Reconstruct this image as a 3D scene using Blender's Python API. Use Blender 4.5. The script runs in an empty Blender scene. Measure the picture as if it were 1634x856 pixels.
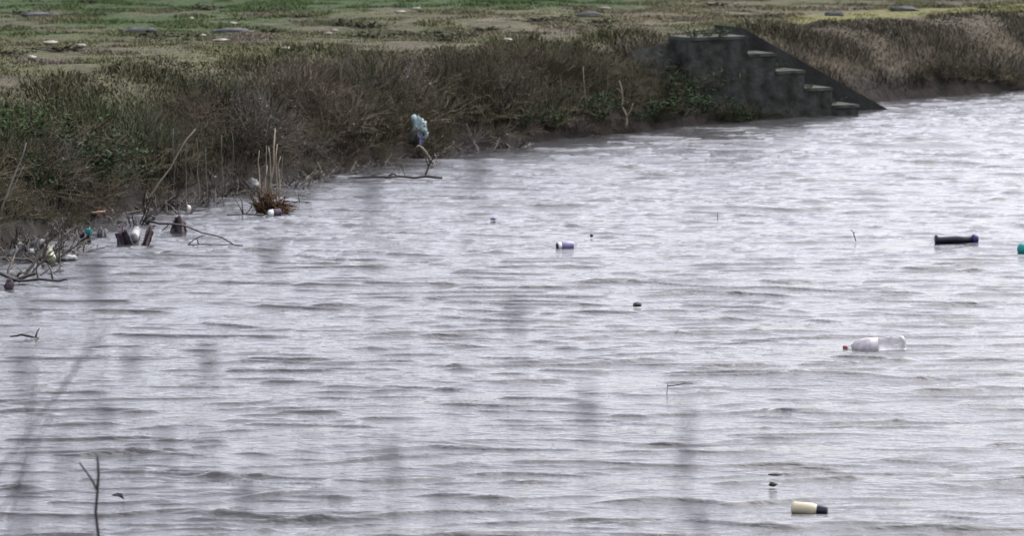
import bpy, math, random
import numpy as np

sc = bpy.context.scene
col = sc.collection
R = math.radians

# ------------------------------------------------------------------ camera, sky, sun, exposure
F, CX, CY, HOR, HCAM = 6000.0, 817.0, 428.0, -300.0, 2.83      # pixels of the 1634 px photograph; eye height above the water
PITCH = math.atan((CY - HOR) / F)
cd = bpy.data.cameras.new('camera'); cam = bpy.data.objects.new('camera', cd); col.objects.link(cam)
cam.location = (0, 0, HCAM); cam.rotation_euler = (R(90) - PITCH, 0, 0)
cd.sensor_width = 36; cd.lens = 36 * F / 1634
cd.clip_start = .05; cd.clip_end = 5000
cd.dof.use_dof = True; cd.dof.focus_distance = 19.5; cd.dof.aperture_fstop = 7.5
sc.camera = cam

world = bpy.data.worlds.new('World'); sc.world = world; world.use_nodes = True
wn = world.node_tree.nodes; wl = world.node_tree.links
bg = wn['Background']; bg.inputs['Strength'].default_value = .15
sky = wn.new('ShaderNodeTexSky'); sky.sky_type = 'NISHITA'; sky.sun_disc = False
SUN_EL, SUN_AZ = R(50), R(48)
sky.sun_elevation = SUN_EL; sky.sun_rotation = SUN_AZ; sky.dust_density = 4.0; sky.air_density = 1.0; sky.ozone_density = 2.0
hs = wn.new('ShaderNodeHueSaturation'); hs.inputs['Saturation'].default_value = .38
tint = wn.new('ShaderNodeMix'); tint.data_type = 'RGBA'; tint.blend_type = 'MULTIPLY'; tint.inputs[0].default_value = 1
tint.inputs[7].default_value = (1.0, .975, 1.02, 1)
wl.new(sky.outputs[0], hs.inputs['Color']); wl.new(hs.outputs[0], tint.inputs[6]); wl.new(tint.outputs[2], bg.inputs['Color'])

sd = bpy.data.lights.new('sun', 'SUN'); sd.energy = .6; sd.angle = R(60); sd.color = (1, .97, .93)
sun = bpy.data.objects.new('sun', sd); col.objects.link(sun)
sun.rotation_euler = (R(90) - SUN_EL, 0, math.pi - SUN_AZ)
sun.location = (0, 0, 40)
sc.view_settings.view_transform = 'Standard'; sc.view_settings.look = 'None'; sc.view_settings.gamma = 1
sc.view_settings.exposure = 1.5
sc.render.engine = 'CYCLES'; sc.cycles.use_denoising = True
sc.cycles.max_bounces = 8

# ------------------------------------------------------------------ helpers
rng = np.random.default_rng(7); rnd = random.Random(11)
ct, st = math.cos(PITCH), math.sin(PITCH)
def ray(px, py):
    r, u = (px - CX) / F, -(py - CY) / F
    return np.array([r, ct + u * st, -st + u * ct])
def W(px, py, z=0.0):                       # where a line of sight meets height z
    d = ray(px, py); t = (z - HCAM) / d[2]
    return np.array([d[0] * t, d[1] * t, z])
def P(px, py, D):                           # the point at distance D (along y)
    d = ray(px, py); t = D / d[1]
    return np.array([d[0] * t, D, HCAM + d[2] * t])

def vnoise(x, y, s=0):
    x = np.asarray(x, float); y = np.asarray(y, float)
    xi = np.floor(x).astype(np.int64); yi = np.floor(y).astype(np.int64)
    fx = x - xi; fy = y - yi; fx = fx * fx * (3 - 2 * fx); fy = fy * fy * (3 - 2 * fy)
    def h(a, b):
        n = (a * 374761393 + b * 668265263 + s * 974711) & 0x7fffffff
        n = ((n ^ (n >> 13)) * 1274126177) & 0x7fffffff
        return ((n ^ (n >> 16)) & 0xffff) / 65535.0
    return (h(xi, yi) * (1 - fx) + h(xi + 1, yi) * fx) * (1 - fy) + (h(xi, yi + 1) * (1 - fx) + h(xi + 1, yi + 1) * fx) * fy
def fbm(x, y, s=0, o=4):
    v = 0; a = .5; t = 0
    for k in range(o):
        v = v + a * vnoise(np.asarray(x) * 2**k, np.asarray(y) * 2**k, s + k); t += a; a *= .55
    return v / t
def sstep(a, b, x):
    t = np.clip((x - a) / (b - a), 0, 1); return t * t * (3 - 2 * t)

# ------------------------------------------------------------------ the lie of the land
WL = [W(*p)[:2] for p in [(0, 398), (60, 383), (140, 355), (220, 334), (300, 322), (390, 304), (480, 286), (560, 269),
      (650, 253), (740, 240), (850, 228), (1000, 213), (1100, 199), (1165, 193), (1300, 172), (1425, 160), (1500, 155), (1634, 145)]]
d0 = WL[0] - WL[4]; d0 /= np.linalg.norm(d0); d1 = WL[-1] - WL[-4]; d1 /= np.linalg.norm(d1)
WL = [WL[0] + d0 * 60] + [WL[0] + d0 * 4] + WL + [WL[-1] + d1 * 10, WL[-1] + d1 * 900]
WL = np.array(WL)
def bank_d(x, y):                            # signed distance to the far waterline, positive on land
    x = np.asarray(x, float); y = np.asarray(y, float)
    best = np.full(x.shape, 1e18); sg = np.zeros(x.shape)
    for a, b in zip(WL[:-1], WL[1:]):
        ab = b - a; L2 = ab @ ab
        t = np.clip(((x - a[0]) * ab[0] + (y - a[1]) * ab[1]) / L2, 0, 1)
        dx = x - a[0] - t * ab[0]; dy = y - a[1] - t * ab[1]; dd = dx * dx + dy * dy
        cr = ab[0] * dy - ab[1] * dx
        m = dd < best; best = np.where(m, dd, best); sg = np.where(m, np.sign(cr), sg)
    return np.sqrt(best) * sg
STAIR_B = W(1425, 181)[:2]; SU = np.array([.90, .436]); SV = np.array([-.436, .90])   # foot of the steps, along, away
def stair_uv(x, y):
    dx = x - STAIR_B[0]; dy = y - STAIR_B[1]
    return dx * SU[0] + dy * SU[1], dx * SV[0] + dy * SV[1]
def ground_z(x, y):
    x = np.asarray(x, float); y = np.asarray(y, float)
    d = bank_d(x, y) + .16 * (fbm(x * 1.3, y * 1.3, 5, 3) - .5)
    far = np.clip(y, 20, 40)
    run = 1.75 - .35 * sstep(33, 37, far); top = .84 - .16 * sstep(30, 37, far)
    t = np.clip(d / run, 0, 1)
    z = (top - .08) * (1 - (1 - t) ** 1.7) + .08 * sstep(0, .09, d)
    z = np.where(d < 0, np.maximum(d * .55, -.7), z)
    z = z + np.where(d > .05, (fbm(x * 1.1, y * 1.1, 9, 4) - .5) * .07 + (fbm(x * .23, y * .23, 19, 2) - .5) * .14 * sstep(1.5, 4, d), 0)
    z = z + np.where(d > 30, (d - 30) * .004, 0)
    u, v = stair_uv(x, y)                    # cut for the steps
    cut = (u > -1.95) & (u < .15) & (v > -.12) & (v < .62)
    z = np.where(cut, np.minimum(z, -.38 * u - .2), z)
    nz = 1.25 * sstep(6.8, 2.6, y + .25 * (fbm(x, y, 3, 2) - .5)) - .7 * sstep(6.0, 8.0, y) + .0
    nz = np.where(y < 6.8, nz + .06 * (fbm(x * 2, y * 2, 4, 3) - .5), nz)
    return np.maximum(z, nz)
def gz(x, y): return float(ground_z(np.array([x]), np.array([y]))[0])
def onland(px, py, it=12):                   # the first point of the ground that a line of sight meets
    lo, hi = 12.0, 60.0
    ds = np.linspace(14, 60, 1600); d = ray(px, py)
    xs = d[0] * ds / d[1]; zs = HCAM + d[2] * ds / d[1]
    g = np.maximum(ground_z(xs, ds), 0); k = np.argmax(zs <= g)
    return np.array([xs[k], ds[k], g[k]])

# ------------------------------------------------------------------ waves
NW = 110
lam = np.exp(rng.uniform(math.log(.075), math.log(.46), NW)); kk = 2 * np.pi / lam
ang = R(90) + R(3) + rng.normal(0, R(16), NW); ph = rng.uniform(0, 6.283, NW)
SL = .066 * math.sqrt(2 / NW) * (1.0 + .5 * np.sin(np.log(lam) * 2))
am = SL / kk; kx = kk * np.cos(ang); ky = kk * np.sin(ang)
big = [(.62, 94, .04), (.8, 99, .036), (1.3, 88, .03), (.5, 84, .04)]
def wave_z(x, y):
    x = np.asarray(x, float); y = np.asarray(y, float)
    wx = x + .22 * (fbm(x * .9, y * .9, 40, 2) - .5); wy = y + .3 * (fbm(x * .8, y * .8, 41, 2) - .5)
    h = np.zeros(x.shape)
    for a, p, q, r in zip(am, kx, ky, ph): h += a * np.sin(p * wx + q * wy + r)
    gust = .35 + 1.3 * fbm(x * .5, y * .4, 44, 3) ** 1.2
    h = h * gust
    q = 190 * h; q = np.where(q > .8, .8 + .8 * np.tanh((q - .8) / .8), q); h = (np.exp(np.clip(q, -4, 2)) - 1) / 190 - .001
    h2 = np.zeros(x.shape)
    for n, (l, an, s) in enumerate(big):
        k = 2 * np.pi / l; m = sstep(.52, .78, fbm(x * .55, y * .33, 50 + n, 2))
        h2 += m * s / k * 2.3 * np.sin(k * (math.cos(R(an)) * wx + math.sin(R(an)) * wy) + n)
    for n, (l, an, am_, wd_) in enumerate([(.27, -5, .0092, .0120), (.43, 6, .0128, .0155), (.19, 1, .0068, .0100), (.35, 11, .0106, .013), (.24, -12, .008, .011)]):   # short steep ripples
        c_ = np.cos(R(an)) * y + np.sin(R(an)) * x + .55 * (fbm(x * .75, y * .75, 80 + n, 3) - .5)
        c_ = ((c_ / l) % 1 - .5) * l; row = np.floor(((np.cos(R(an)) * y + np.sin(R(an)) * x) / l))
        mk = sstep(.56, .72, .62 * vnoise(x * 3.1 + row * 3.7, y * 1.2, 84 + n) + .38 * fbm(x * .5, y * .45, 88 + n, 2))
        h2 += am_ * mk * np.where(c_ < 0, np.exp(-(c_ / wd_) ** 2), np.exp(-(c_ / (wd_ * 1.7)) ** 2))
    h = h + h2
    return h
def wz(x, y):
    a, b = np.meshgrid(np.linspace(-.14, .14, 7), np.linspace(-.08, .08, 5)); q = wave_z(x + a, y + b); return float(.6 * q.mean() + .4 * q.max())

# ------------------------------------------------------------------ materials
def mat(name, color, rough=.8, spec=.3, noise=None, bump=0, bscale=20, ior=1.45, trans=0, metal=0, n2=None, sheen=0):
    m = bpy.data.materials.new(name); m.use_nodes = True
    n, l = m.node_tree.nodes, m.node_tree.links
    b = n['Principled BSDF']; b.inputs['Roughness'].default_value = rough; b.inputs['IOR'].default_value = ior
    b.inputs['Specular IOR Level'].default_value = spec; b.inputs['Transmission Weight'].default_value = trans; b.inputs['Metallic'].default_value = metal
    tc = n.new('ShaderNodeTexCoord')
    if noise:
        sc_, c2 = noise
        t = n.new('ShaderNodeTexNoise'); t.inputs['Scale'].default_value = sc_; t.inputs['Detail'].default_value = 6
        l.new(tc.outputs['Object'], t.inputs['Vector'])
        r = n.new('ShaderNodeValToRGB'); r.color_ramp.elements[0].position = .35; r.color_ramp.elements[1].position = .66
        r.color_ramp.elements[0].color = (*color, 1); r.color_ramp.elements[1].color = (*c2, 1)
        l.new(t.outputs['Fac'], r.inputs['Fac']); l.new(r.outputs['Color'], b.inputs['Base Color'])
    else: b.inputs['Base Color'].default_value = (*color, 1)
    if bump:
        t = n.new('ShaderNodeTexNoise'); t.inputs['Scale'].default_value = bscale; t.inputs['Detail'].default_value = 5
        l.new(tc.outputs['Object'], t.inputs['Vector'])
        bp = n.new('ShaderNodeBump'); bp.inputs['Strength'].default_value = bump; bp.inputs['Distance'].default_value = .02
        l.new(t.outputs['Fac'], bp.inputs['Height']); l.new(bp.outputs[0], b.inputs['Normal'])
    return m
def mat_attr(name, rough=.9, nscale=0, bump=0, spec=.15):
    m = mat(name, (.1, .1, .1), rough, spec); n, l = m.node_tree.nodes, m.node_tree.links; b = n['Principled BSDF']
    a = n.new('ShaderNodeAttribute'); a.attribute_name = 'col'
    if nscale:
        g = n.new('ShaderNodeNewGeometry'); t = n.new('ShaderNodeTexNoise'); t.inputs['Scale'].default_value = nscale; t.inputs['Detail'].default_value = 8
        l.new(g.outputs['Position'], t.inputs['Vector'])
        mr = n.new('ShaderNodeMapRange'); mr.inputs['From Min'].default_value = .3; mr.inputs['From Max'].default_value = .7
        mr.inputs['To Min'].default_value = .55; mr.inputs['To Max'].default_value = 1.35; l.new(t.outputs['Fac'], mr.inputs['Value'])
        vm = n.new('ShaderNodeVectorMath'); vm.operation = 'SCALE'; l.new(a.outputs['Color'], vm.inputs[0]); l.new(mr.outputs[0], vm.inputs['Scale'])
        l.new(vm.outputs[0], b.inputs['Base Color'])
        bp = n.new('ShaderNodeBump'); bp.inputs['Strength'].default_value = .7; bp.inputs['Distance'].default_value = .05
        l.new(t.outputs['Fac'], bp.inputs['Height']); l.new(bp.outputs[0], b.inputs['Normal'])
    else: l.new(a.outputs['Color'], b.inputs['Base Color'])
    return m
M = {}
def vary(m, lo, hi):
    n, l = m.node_tree.nodes, m.node_tree.links; b = n['Principled BSDF']; src = b.inputs['Base Color'].links[0].from_socket
    oi = n.new('ShaderNodeObjectInfo'); mr = n.new('ShaderNodeMapRange'); mr.inputs['To Min'].default_value = lo; mr.inputs['To Max'].default_value = hi
    vm = n.new('ShaderNodeVectorMath'); vm.operation = 'SCALE'; l.new(oi.outputs['Random'], mr.inputs['Value']); l.new(src, vm.inputs[0]); l.new(mr.outputs[0], vm.inputs['Scale']); l.new(vm.outputs[0], b.inputs['Base Color'])
M['ground'] = mat_attr('soil_and_turf', .95, 9)
M['grass'] = mat_attr('grass_blades', .8)
M['twig'] = mat('dead_twigs', (.066, .056, .036), .9, .12, (3, (.122, .105, .069)))
M['redtwig'] = mat('red_brown_twigs', (.062, .049, .036), .9, .15, (3, (.118, .094, .072)))
M['greytwig'] = mat('grey_weathered_twigs', (.10, .09, .078), .9, .2, (4, (.19, .17, .145)))
vary(M['twig'], .5, 1.5); vary(M['redtwig'], .5, 1.4); vary(M['greytwig'], .6, 1.2)
M['pale'] = mat('pale_dry_stalk', (.21, .175, .125), .85, .25, (5, (.33, .28, .21)))
M['bark_dark'] = mat('wet_dark_wood', (.022, .018, .016), .5, .4, (8, (.05, .042, .036)))
M['root'] = mat('rusty_brown_root_fibres', (.036, .022, .014), .9, .1, (22, (.125, .076, .046)))
M['leaf'] = mat('dark_green_leaves', (.018, .034, .015), .85, .12, (4, (.04, .06, .028)))
M['leaf2'] = mat('fresh_green_leaves', (.022, .042, .012), .85, .1, (4, (.042, .066, .022)))
M['stem_fg'] = mat('weathered_grass_straw', (.045, .04, .048), .85, .2, (6, (.09, .08, .088)))
M['conc'] = mat('stained_concrete', (.022, .024, .019), .95, .1, (8.5, (.058, .058, .053)), .9, 16)
M['conc_shaded'] = mat('shaded_concrete', (.012, .012, .011), .75, .25, (4, (.03, .03, .026)), .5, 14)  # shade on the side wall's inner face, put into a near-black base colour
M['conc_light'] = mat('pale_concrete_tread', (.03, .033, .026), .95, .1, (7, (.085, .085, .075)), .4, 20)  # treads a paler tone than the faces of the steps
M['navy'] = mat('dark_navy_plastic', (.006, .009, .018), .35, .5, (9, (.012, .016, .03)))
M['indigo'] = mat('indigo_plastic', (.025, .02, .11), .4, .5)
M['teal'] = mat('teal_plastic', (.0, .22, .19), .4, .5)
M['cream'] = mat('cream_plastic', (.33, .29, .18), .5, .4, (14, (.52, .46, .32)))
M['white'] = mat('white_plastic', (.62, .62, .62), .5, .4, (10, (.74, .73, .70)))
M['litter'] = mat('weathered_white_paper', (.16, .155, .12), .8, .2, (10, (.36, .34, .29)))
M['lilac'] = mat('faded_lilac_paint', (.15, .14, .26), .4, .5, (18, (.22, .21, .33)))
M['tussock'] = mat('dark_olive_tussock', (.034, .036, .020), .9, .1, (5, (.06, .06, .034)))
M['redcap'] = mat('dull_red_plastic', (.16, .02, .025), .4, .5)
M['clear'] = mat('clear_plastic', (.93, .92, .93), .10, .6, trans=.88, ior=1.33, bump=.5, bscale=25)
M['label'] = mat('torn_pinkish_label', (.32, .28, .29), .45, .4, (30, (.55, .51, .515)))
M['bagteal'] = mat('pale_teal_plastic_film', (.20, .28, .29), .6, .3, (16, (.46, .56, .55)), .4, 20)
M['bagblue'] = mat('blue_grey_plastic_film', (.09, .10, .19), .5, .4, (9, (.2, .22, .32)), .4, 20)
M['baggrey'] = mat('dirty_white_plastic_film', (.09, .095, .09), .6, .3, (16, (.30, .30, .29)), .4, 20)
M['purple'] = mat('purple_brown_rag', (.04, .03, .042), .9, .1, (22, (.11, .085, .10)), .5, 30)
M['pinkrag'] = mat('faded_pink_rag', (.08, .06, .062), .9, .1, (22, (.19, .15, .15)), .5, 30)
M['greenbottle'] = mat('yellow_green_plastic', (.10, .11, .06), .4, .5, (16, (.26, .27, .16)))
M['orange'] = mat('rust_orange_card', (.17, .085, .045), .85, .2, (12, (.24, .13, .08)))
M['stone'] = mat('grey_field_stone', (.06, .062, .06), .95, .1, (6, (.12, .12, .115)), .6, 9)
M['deadleaf'] = mat('dark_dead_leaf', (.02, .015, .02), .7, .3, (20, (.04, .03, .03)))

w = mat('river_water', (.05, .05, .05), .04, .5, ior=1.33); M['water'] = w
n, l = w.node_tree.nodes, w.node_tree.links; b = n['Principled BSDF']
g = n.new('ShaderNodeNewGeometry'); mp = n.new('ShaderNodeMapping'); mp.inputs['Scale'].default_value = (.5, 1.35, 1); l.new(g.outputs['Position'], mp.inputs['Vector'])
t1 = n.new('ShaderNodeTexNoise'); t1.inputs['Scale'].default_value = 24; t1.inputs['Detail'].default_value = 3; t1.inputs['Roughness'].default_value = .55; l.new(mp.outputs[0], t1.inputs['Vector'])
bp = n.new('ShaderNodeBump'); bp.inputs['Strength'].default_value = .6; bp.inputs['Distance'].default_value = .014
l.new(t1.outputs['Fac'], bp.inputs['Height']); l.new(bp.outputs[0], b.inputs['Normal'])

# ------------------------------------------------------------------ mesh building
def mesh_np(name, V, faces, m, attr=None, smooth=True):
    """faces: int array (n,k)"""
    me = bpy.data.meshes.new(name); V = np.asarray(V, np.float32); faces = np.asarray(faces, np.int32)
    nf, k = faces.shape
    me.vertices.add(len(V)); me.vertices.foreach_set('co', V.ravel())
    me.loops.add(nf * k); me.loops.foreach_set('vertex_index', faces.ravel())
    me.polygons.add(nf); me.polygons.foreach_set('loop_start', np.arange(0, nf * k, k, dtype=np.int32))
    me.polygons.foreach_set('use_smooth', np.full(nf, smooth))
    me.update(calc_edges=True)
    if attr is not None:
        a = me.attributes.new('col', 'FLOAT_COLOR', 'POINT'); c = np.ones((len(V), 4), np.float32); c[:, :3] = attr; a.data.foreach_set('color', c.ravel())
    me.materials.append(m); o = bpy.data.objects.new(name, me); col.objects.link(o); return o
def grid_faces(nx, ny):
    i = np.arange(ny - 1)[:, None] * nx + np.arange(nx - 1)[None, :]
    return np.stack([i, i + 1, i + nx + 1, i + nx], -1).reshape(-1, 4)
class MB:
    def __init__(s): s.v = []; s.f = []
    def tube(s, pts, radii, sides=5, cap=True):
        pts = [np.asarray(p, float) for p in pts]; n0 = len(s.v); ref = np.array([.31, .17, .93])
        for i, p in enumerate(pts):
            d = pts[min(i + 1, len(pts) - 1)] - pts[max(i - 1, 0)]; d = d / (np.linalg.norm(d) + 1e-9)
            if abs(d @ ref) > .95: ref = np.array([.9, .3, .1])
            a = np.cross(d, ref); a /= np.linalg.norm(a); c = np.cross(d, a); r = radii[i] if hasattr(radii, '__len__') else radii
            for k in range(sides):
                q = 2 * math.pi * k / sides; s.v.append(tuple(p + r * (a * math.cos(q) + c * math.sin(q))))
        for i in range(len(pts) - 1):
            for k in range(sides):
                x = n0 + i * sides; s.f.append((x + k, x + (k + 1) % sides, x + sides + (k + 1) % sides, x + sides + k))
        if cap: s.f.append(tuple(n0 + k for k in range(sides))[::-1]); x = n0 + (len(pts) - 1) * sides; s.f.append(tuple(x + k for k in range(sides)))
    def prism(s, poly, off):                     # closed polygon swept by an offset
        n0 = len(s.v); n = len(poly); off = np.asarray(off, float)
        for p in poly: s.v.append(tuple(p))
        for p in poly: s.v.append(tuple(np.asarray(p) + off))
        s.f.append(tuple(range(n0, n0 + n))[::-1]); s.f.append(tuple(range(n0 + n, n0 + 2 * n)))
        for k in range(n): s.f.append((n0 + k, n0 + (k + 1) % n, n0 + n + (k + 1) % n, n0 + n + k))
    def lathe(s, prof, sides=20, sq=1.0):         # profile (x, r) about the x axis
        n0 = len(s.v)
        for x, r in prof:
            for k in range(sides):
                q = 2 * math.pi * k / sides; s.v.append((x, r * math.cos(q), r * math.sin(q) * sq))
        for i in range(len(prof) - 1):
            for k in range(sides):
                x = n0 + i * sides; s.f.append((x + k, x + (k + 1) % sides, x + sides + (k + 1) % sides, x + sides + k))
        s.f.append(tuple(n0 + k for k in range(sides))[::-1]); x = n0 + (len(prof) - 1) * sides; s.f.append(tuple(x + k for k in range(sides)))
    def leafquad(s, p, d, up, L, wd):
        p = np.asarray(p); d = d / np.linalg.norm(d); a = np.cross(d, up); a /= np.linalg.norm(a) + 1e-9; n0 = len(s.v); nn = np.cross(a, d)
        for q in (p, p + d * L * .5 + a * wd * .5 - nn * L * .06, p + d * L, p + d * L * .5 - a * wd * .5 - nn * L * .06): s.v.append(tuple(q))
        s.f.append((n0, n0 + 1, n0 + 2, n0 + 3))
    def blob(s, size, seed, rough=.35, rings=14, segs=22):   # crumpled closed lump
        n0 = len(s.v); r2 = np.random.default_rng(seed); o = r2.uniform(0, 90)
        for i in range(1, rings):
            th = math.pi * i / rings
            for k in range(segs):
                q = 2 * math.pi * k / segs; u_, v_ = np.array([math.cos(q) * math.sin(th) * 1.5 + o]), np.array([math.sin(q) * math.sin(th) * 1.5 + math.cos(th) * 2.1 + o])
                low = float(fbm(u_, v_, seed % 97, 2)[0]) - .5; rid = 1 - abs(2 * float(vnoise(u_ * 2.6, v_ * 2.6, seed % 89)[0]) - 1)
                e = 1 + rough * (1.5 * low + .9 * (rid - .5)) + r2.uniform(-.16, .16) * rough
                s.v.append((size[0] * e * math.sin(th) * math.cos(q), size[1] * e * math.sin(th) * math.sin(q), size[2] * e * (math.cos(th) + .25 * low)))
        t = len(s.v); s.v += [(0, 0, size[2]), (0, 0, -size[2])]
        for i in range(rings - 2):
            for k in range(segs):
                x = n0 + i * segs; s.f.append((x + k, x + segs + k, x + segs + (k + 1) % segs, x + (k + 1) % segs))
        for k in range(segs):
            s.f.append((t, n0 + k, n0 + (k + 1) % segs)); x = n0 + (rings - 2) * segs; s.f.append((t + 1, x + (k + 1) % segs, x + k))
    def drape(s, w, h, seed, taper=.6, lean=0., fold=.25, th=.004, nu=16, nv=10):   # hanging, folded, ragged sheet with two faces
        r2 = np.random.default_rng(seed); o = r2.uniform(0, 50); n0 = len(s.v); f1, f2 = r2.uniform(2, 4), r2.uniform(5, 8)
        for side in (0, 1):
            for j in range(nv):
                v = j / (nv - 1)
                for i in range(nu):
                    u = i / (nu - 1); rag = float(fbm(np.array([u * 6 + o]), np.array([o]), seed % 83, 2)[0])
                    hh = h * (.55 + .9 * rag) * (.62 + .38 * math.sin(math.pi * (u * .86 + .07)))
                    wob = float(fbm(np.array([u * 3 + o]), np.array([v * 2.5 + o]), seed % 71, 3)[0]) - .5
                    ww = w * (1 - taper * v)
                    y = ww * fold * (math.sin(f1 * 3.14 * u + o) + .5 * math.sin(f2 * 3.14 * u + 2 * v)) + w * .5 * wob
                    s.v.append(((u - .5) * ww + lean * h * v + w * .12 * wob, y + side * th, hh * v - .01))
        A = lambda side, j, i: n0 + side * nu * nv + j * nu + i
        for j in range(nv - 1):
            for i in range(nu - 1):
                s.f.append((A(0, j, i), A(0, j, i + 1), A(0, j + 1, i + 1), A(0, j + 1, i))); s.f.append((A(1, j, i), A(1, j + 1, i), A(1, j + 1, i + 1), A(1, j, i + 1)))
        for i in range(nu - 1):
            s.f.append((A(0, 0, i), A(1, 0, i), A(1, 0, i + 1), A(0, 0, i + 1))); s.f.append((A(0, nv - 1, i), A(0, nv - 1, i + 1), A(1, nv - 1, i + 1), A(1, nv - 1, i)))
        for j in range(nv - 1):
            s.f.append((A(0, j, 0), A(0, j + 1, 0), A(1, j + 1, 0), A(1, j, 0))); s.f.append((A(0, j, nu - 1), A(1, j, nu - 1), A(1, j + 1, nu - 1), A(0, j + 1, nu - 1)))
    def build(s, name, m, parent=None, smooth=True):
        me = bpy.data.meshes.new(name); me.from_pydata([tuple(float(c) for c in p) for p in s.v], [], s.f); me.materials.append(m)
        me.polygons.foreach_set('use_smooth', [smooth] * len(me.polygons)); me.update()
        o = bpy.data.objects.new(name, me); col.objects.link(o)
        if parent: o.parent = parent
        return o
def tag(o, label=None, cat=None, group=None, kind=None):
    if label: o['label'] = label
    if cat: o['category'] = cat
    if group: o['group'] = group
    if kind: o['kind'] = kind
    return o
def empty(name, loc, rz=0, rx=0, ry=0):
    o = bpy.data.objects.new(name, None); o.empty_display_size = .1; o.location = loc; o.rotation_euler = (rx, ry, rz); col.objects.link(o); return o

# ------------------------------------------------------------------ setting: ground and water
def axis(parts):
    return np.unique(np.concatenate([np.arange(a, b, s) for a, b, s in parts] + [np.array([parts[-1][1]])]))
xs = axis([(-900, -100, 100), (-100, -20, 8), (-20, -8, 1), (-9, 14, .08), (14, 22, 1), (22, 120, 8), (120, 900, 100)])
ys = axis([(-200, -10, 30), (-10, 0, 1), (0, 9, .25), (9, 20, 1), (20, 46, .085), (46, 76, .4), (76, 150, 8), (150, 1500, 90)])
X, Y = np.meshgrid(xs, ys); GZ = ground_z(X, Y)

def mixc(a, b, t): return a + (b - a) * t[..., None]
def ground_color(x, y):
    x = np.asarray(x, float); y = np.asarray(y, float); d = bank_d(x, y)
    C = lambda *c: np.array(c)
    n1 = fbm(x * .55, y * .40, 60, 4); n2 = fbm(x * 1.6, y * 1.1, 61, 4); n3 = fbm(x * 4, y * 3, 62, 3)
    tan = C(.084, .075, .043); brown = C(.066, .056, .040); olive = C(.058, .060, .027); green = C(.029, .048, .014); yel = C(.125, .122, .045); dark = C(.03, .027, .02)
    f = mixc(brown, tan, sstep(.35, .65, n2))
    f = mixc(f, olive, sstep(.50, .62, n1) * .8)
    left = sstep(.6, -2.2, x + .9 * (n1 - .5) * 4)
    f = mixc(f, olive, left * sstep(.3, .55, n2) * .8)
    f = mixc(f, green, np.clip(sstep(-.6, -3.2, x + 3.6 * (n1 - .5)) * sstep(32.5, 39.5, y + 5 * (n1 - .5)) * sstep(.36, .56, n2), 0, 1))
    f = mixc(f, green, sstep(40.6, 41.6, y + 1.1 * (n2 - .5)) * sstep(2.2, .9, x))
    f = mixc(f, dark, sstep(.63, .74, n3) * .45)
    # yellow-green strip on the crest of the right-hand bank
    right = sstep(2.6, 3.2, x)
    f = mixc(f, yel, right * sstep(1.55, 1.8, d) * sstep(2.9, 2.3, d) * .85)
    slope = mixc(C(.052, .045, .031), C(.088, .077, .052), sstep(.35, .65, n2))
    slope = mixc(slope, C(.034, .044, .018), sstep(.52, .66, fbm(x * .9, y * .7, 66, 3) + .12 * sstep(-1.5, -3, x)) * .8)
    slope = mixc(slope, C(.060, .051, .035), right * .8)
    slope = mixc(slope, C(.068, .062, .036), sstep(.7, 1.2, d) * (1 - right) * .8)
    c = mixc(slope, f, sstep(1.15, 1.6, d + .5 * (n2 - .5)))
    c = mixc(C(.022, .019, .016), c, sstep(.05, .35, d))
    c = mixc(C(.06, .055, .04), c, sstep(8, 12, y))
    return c
ground = mesh_np('ground', np.stack([X, Y, GZ], -1).reshape(-1, 3), grid_faces(len(xs), len(ys)), M['ground'], ground_color(X, Y).reshape(-1, 3))
tag(ground, 'muddy river banks and rough grassy flat beyond', kind='structure')

wxs = axis([(-900, -60, 60), (-60, -12, 3), (-12, -6.6, .25), (-6.6, 7.6, .03), (7.6, 14, .25), (14, 100, 4), (100, 900, 80)])
wys = axis([(2, 12, .25), (12, 14, .014), (14, 24, .0095), (24, 42, .018), (42, 60, .3), (60, 200, 5), (200, 1500, 80)])
WX, WY = np.meshgrid(wxs, wys)
fade = sstep(9.5, 7.6, np.abs(WX - .5)) * sstep(44, 42, WY) * sstep(10, 12.5, WY)
WZ = wave_z(WX, WY) * fade
water = mesh_np('water', np.stack([WX, WY, WZ], -1).reshape(-1, 3), grid_faces(len(wxs), len(wys)), M['water'])
tag(water, 'rippled grey river water', kind='structure')

# ------------------------------------------------------------------ grass (nobody could count it)
def blades(name, x, y, h, wd, lean, c, label):
    n = len(x); z = ground_z(x, y) - .01
    a = rng.uniform(0, 6.283, n); dx = np.cos(a); dy = np.sin(a)
    la = rng.uniform(0, 6.283, n); lx = np.cos(la) * lean * h; ly = np.sin(la) * lean * h
    b0 = np.stack([x - dx * wd / 2, y - dy * wd / 2, z], -1); b1 = np.stack([x + dx * wd / 2, y + dy * wd / 2, z], -1)
    m0 = np.stack([x + lx * .35 - dx * wd * .36, y + ly * .35 - dy * wd * .36, z + h * .62], -1); m1 = np.stack([x + lx * .35 + dx * wd * .36, y + ly * .35 + dy * wd * .36, z + h * .62], -1)
    tp = np.stack([x + lx, y + ly, z + h * (1 - .25 * lean)], -1)
    V = np.stack([b0, b1, m0, m1, tp], 1).reshape(-1, 3); i = np.arange(n)[:, None] * 5
    Fc = np.concatenate([i + np.array([[0, 1, 3]]), i + np.array([[0, 3, 2]]), i + np.array([[2, 3, 4]])])
    o = mesh_np(name, V, Fc, M['grass'], np.repeat(c, 5, 0)); tag(o, label, kind='stuff'); return o
n = 900000
x = np.concatenate([rng.uniform(-8, 9, n), rng.uniform(-12, 15, 260000), rng.uniform(9, 13.5, 90000)]); y = np.concatenate([rng.uniform(21, 46, n), rng.uniform(46, 75, 260000), rng.uniform(32, 52, 90000)])
d = bank_d(x, y); u, v = stair_uv(x, y); inst = (u > -2.5) & (u < .25) & (v > -.35) & (v < .62)
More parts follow.
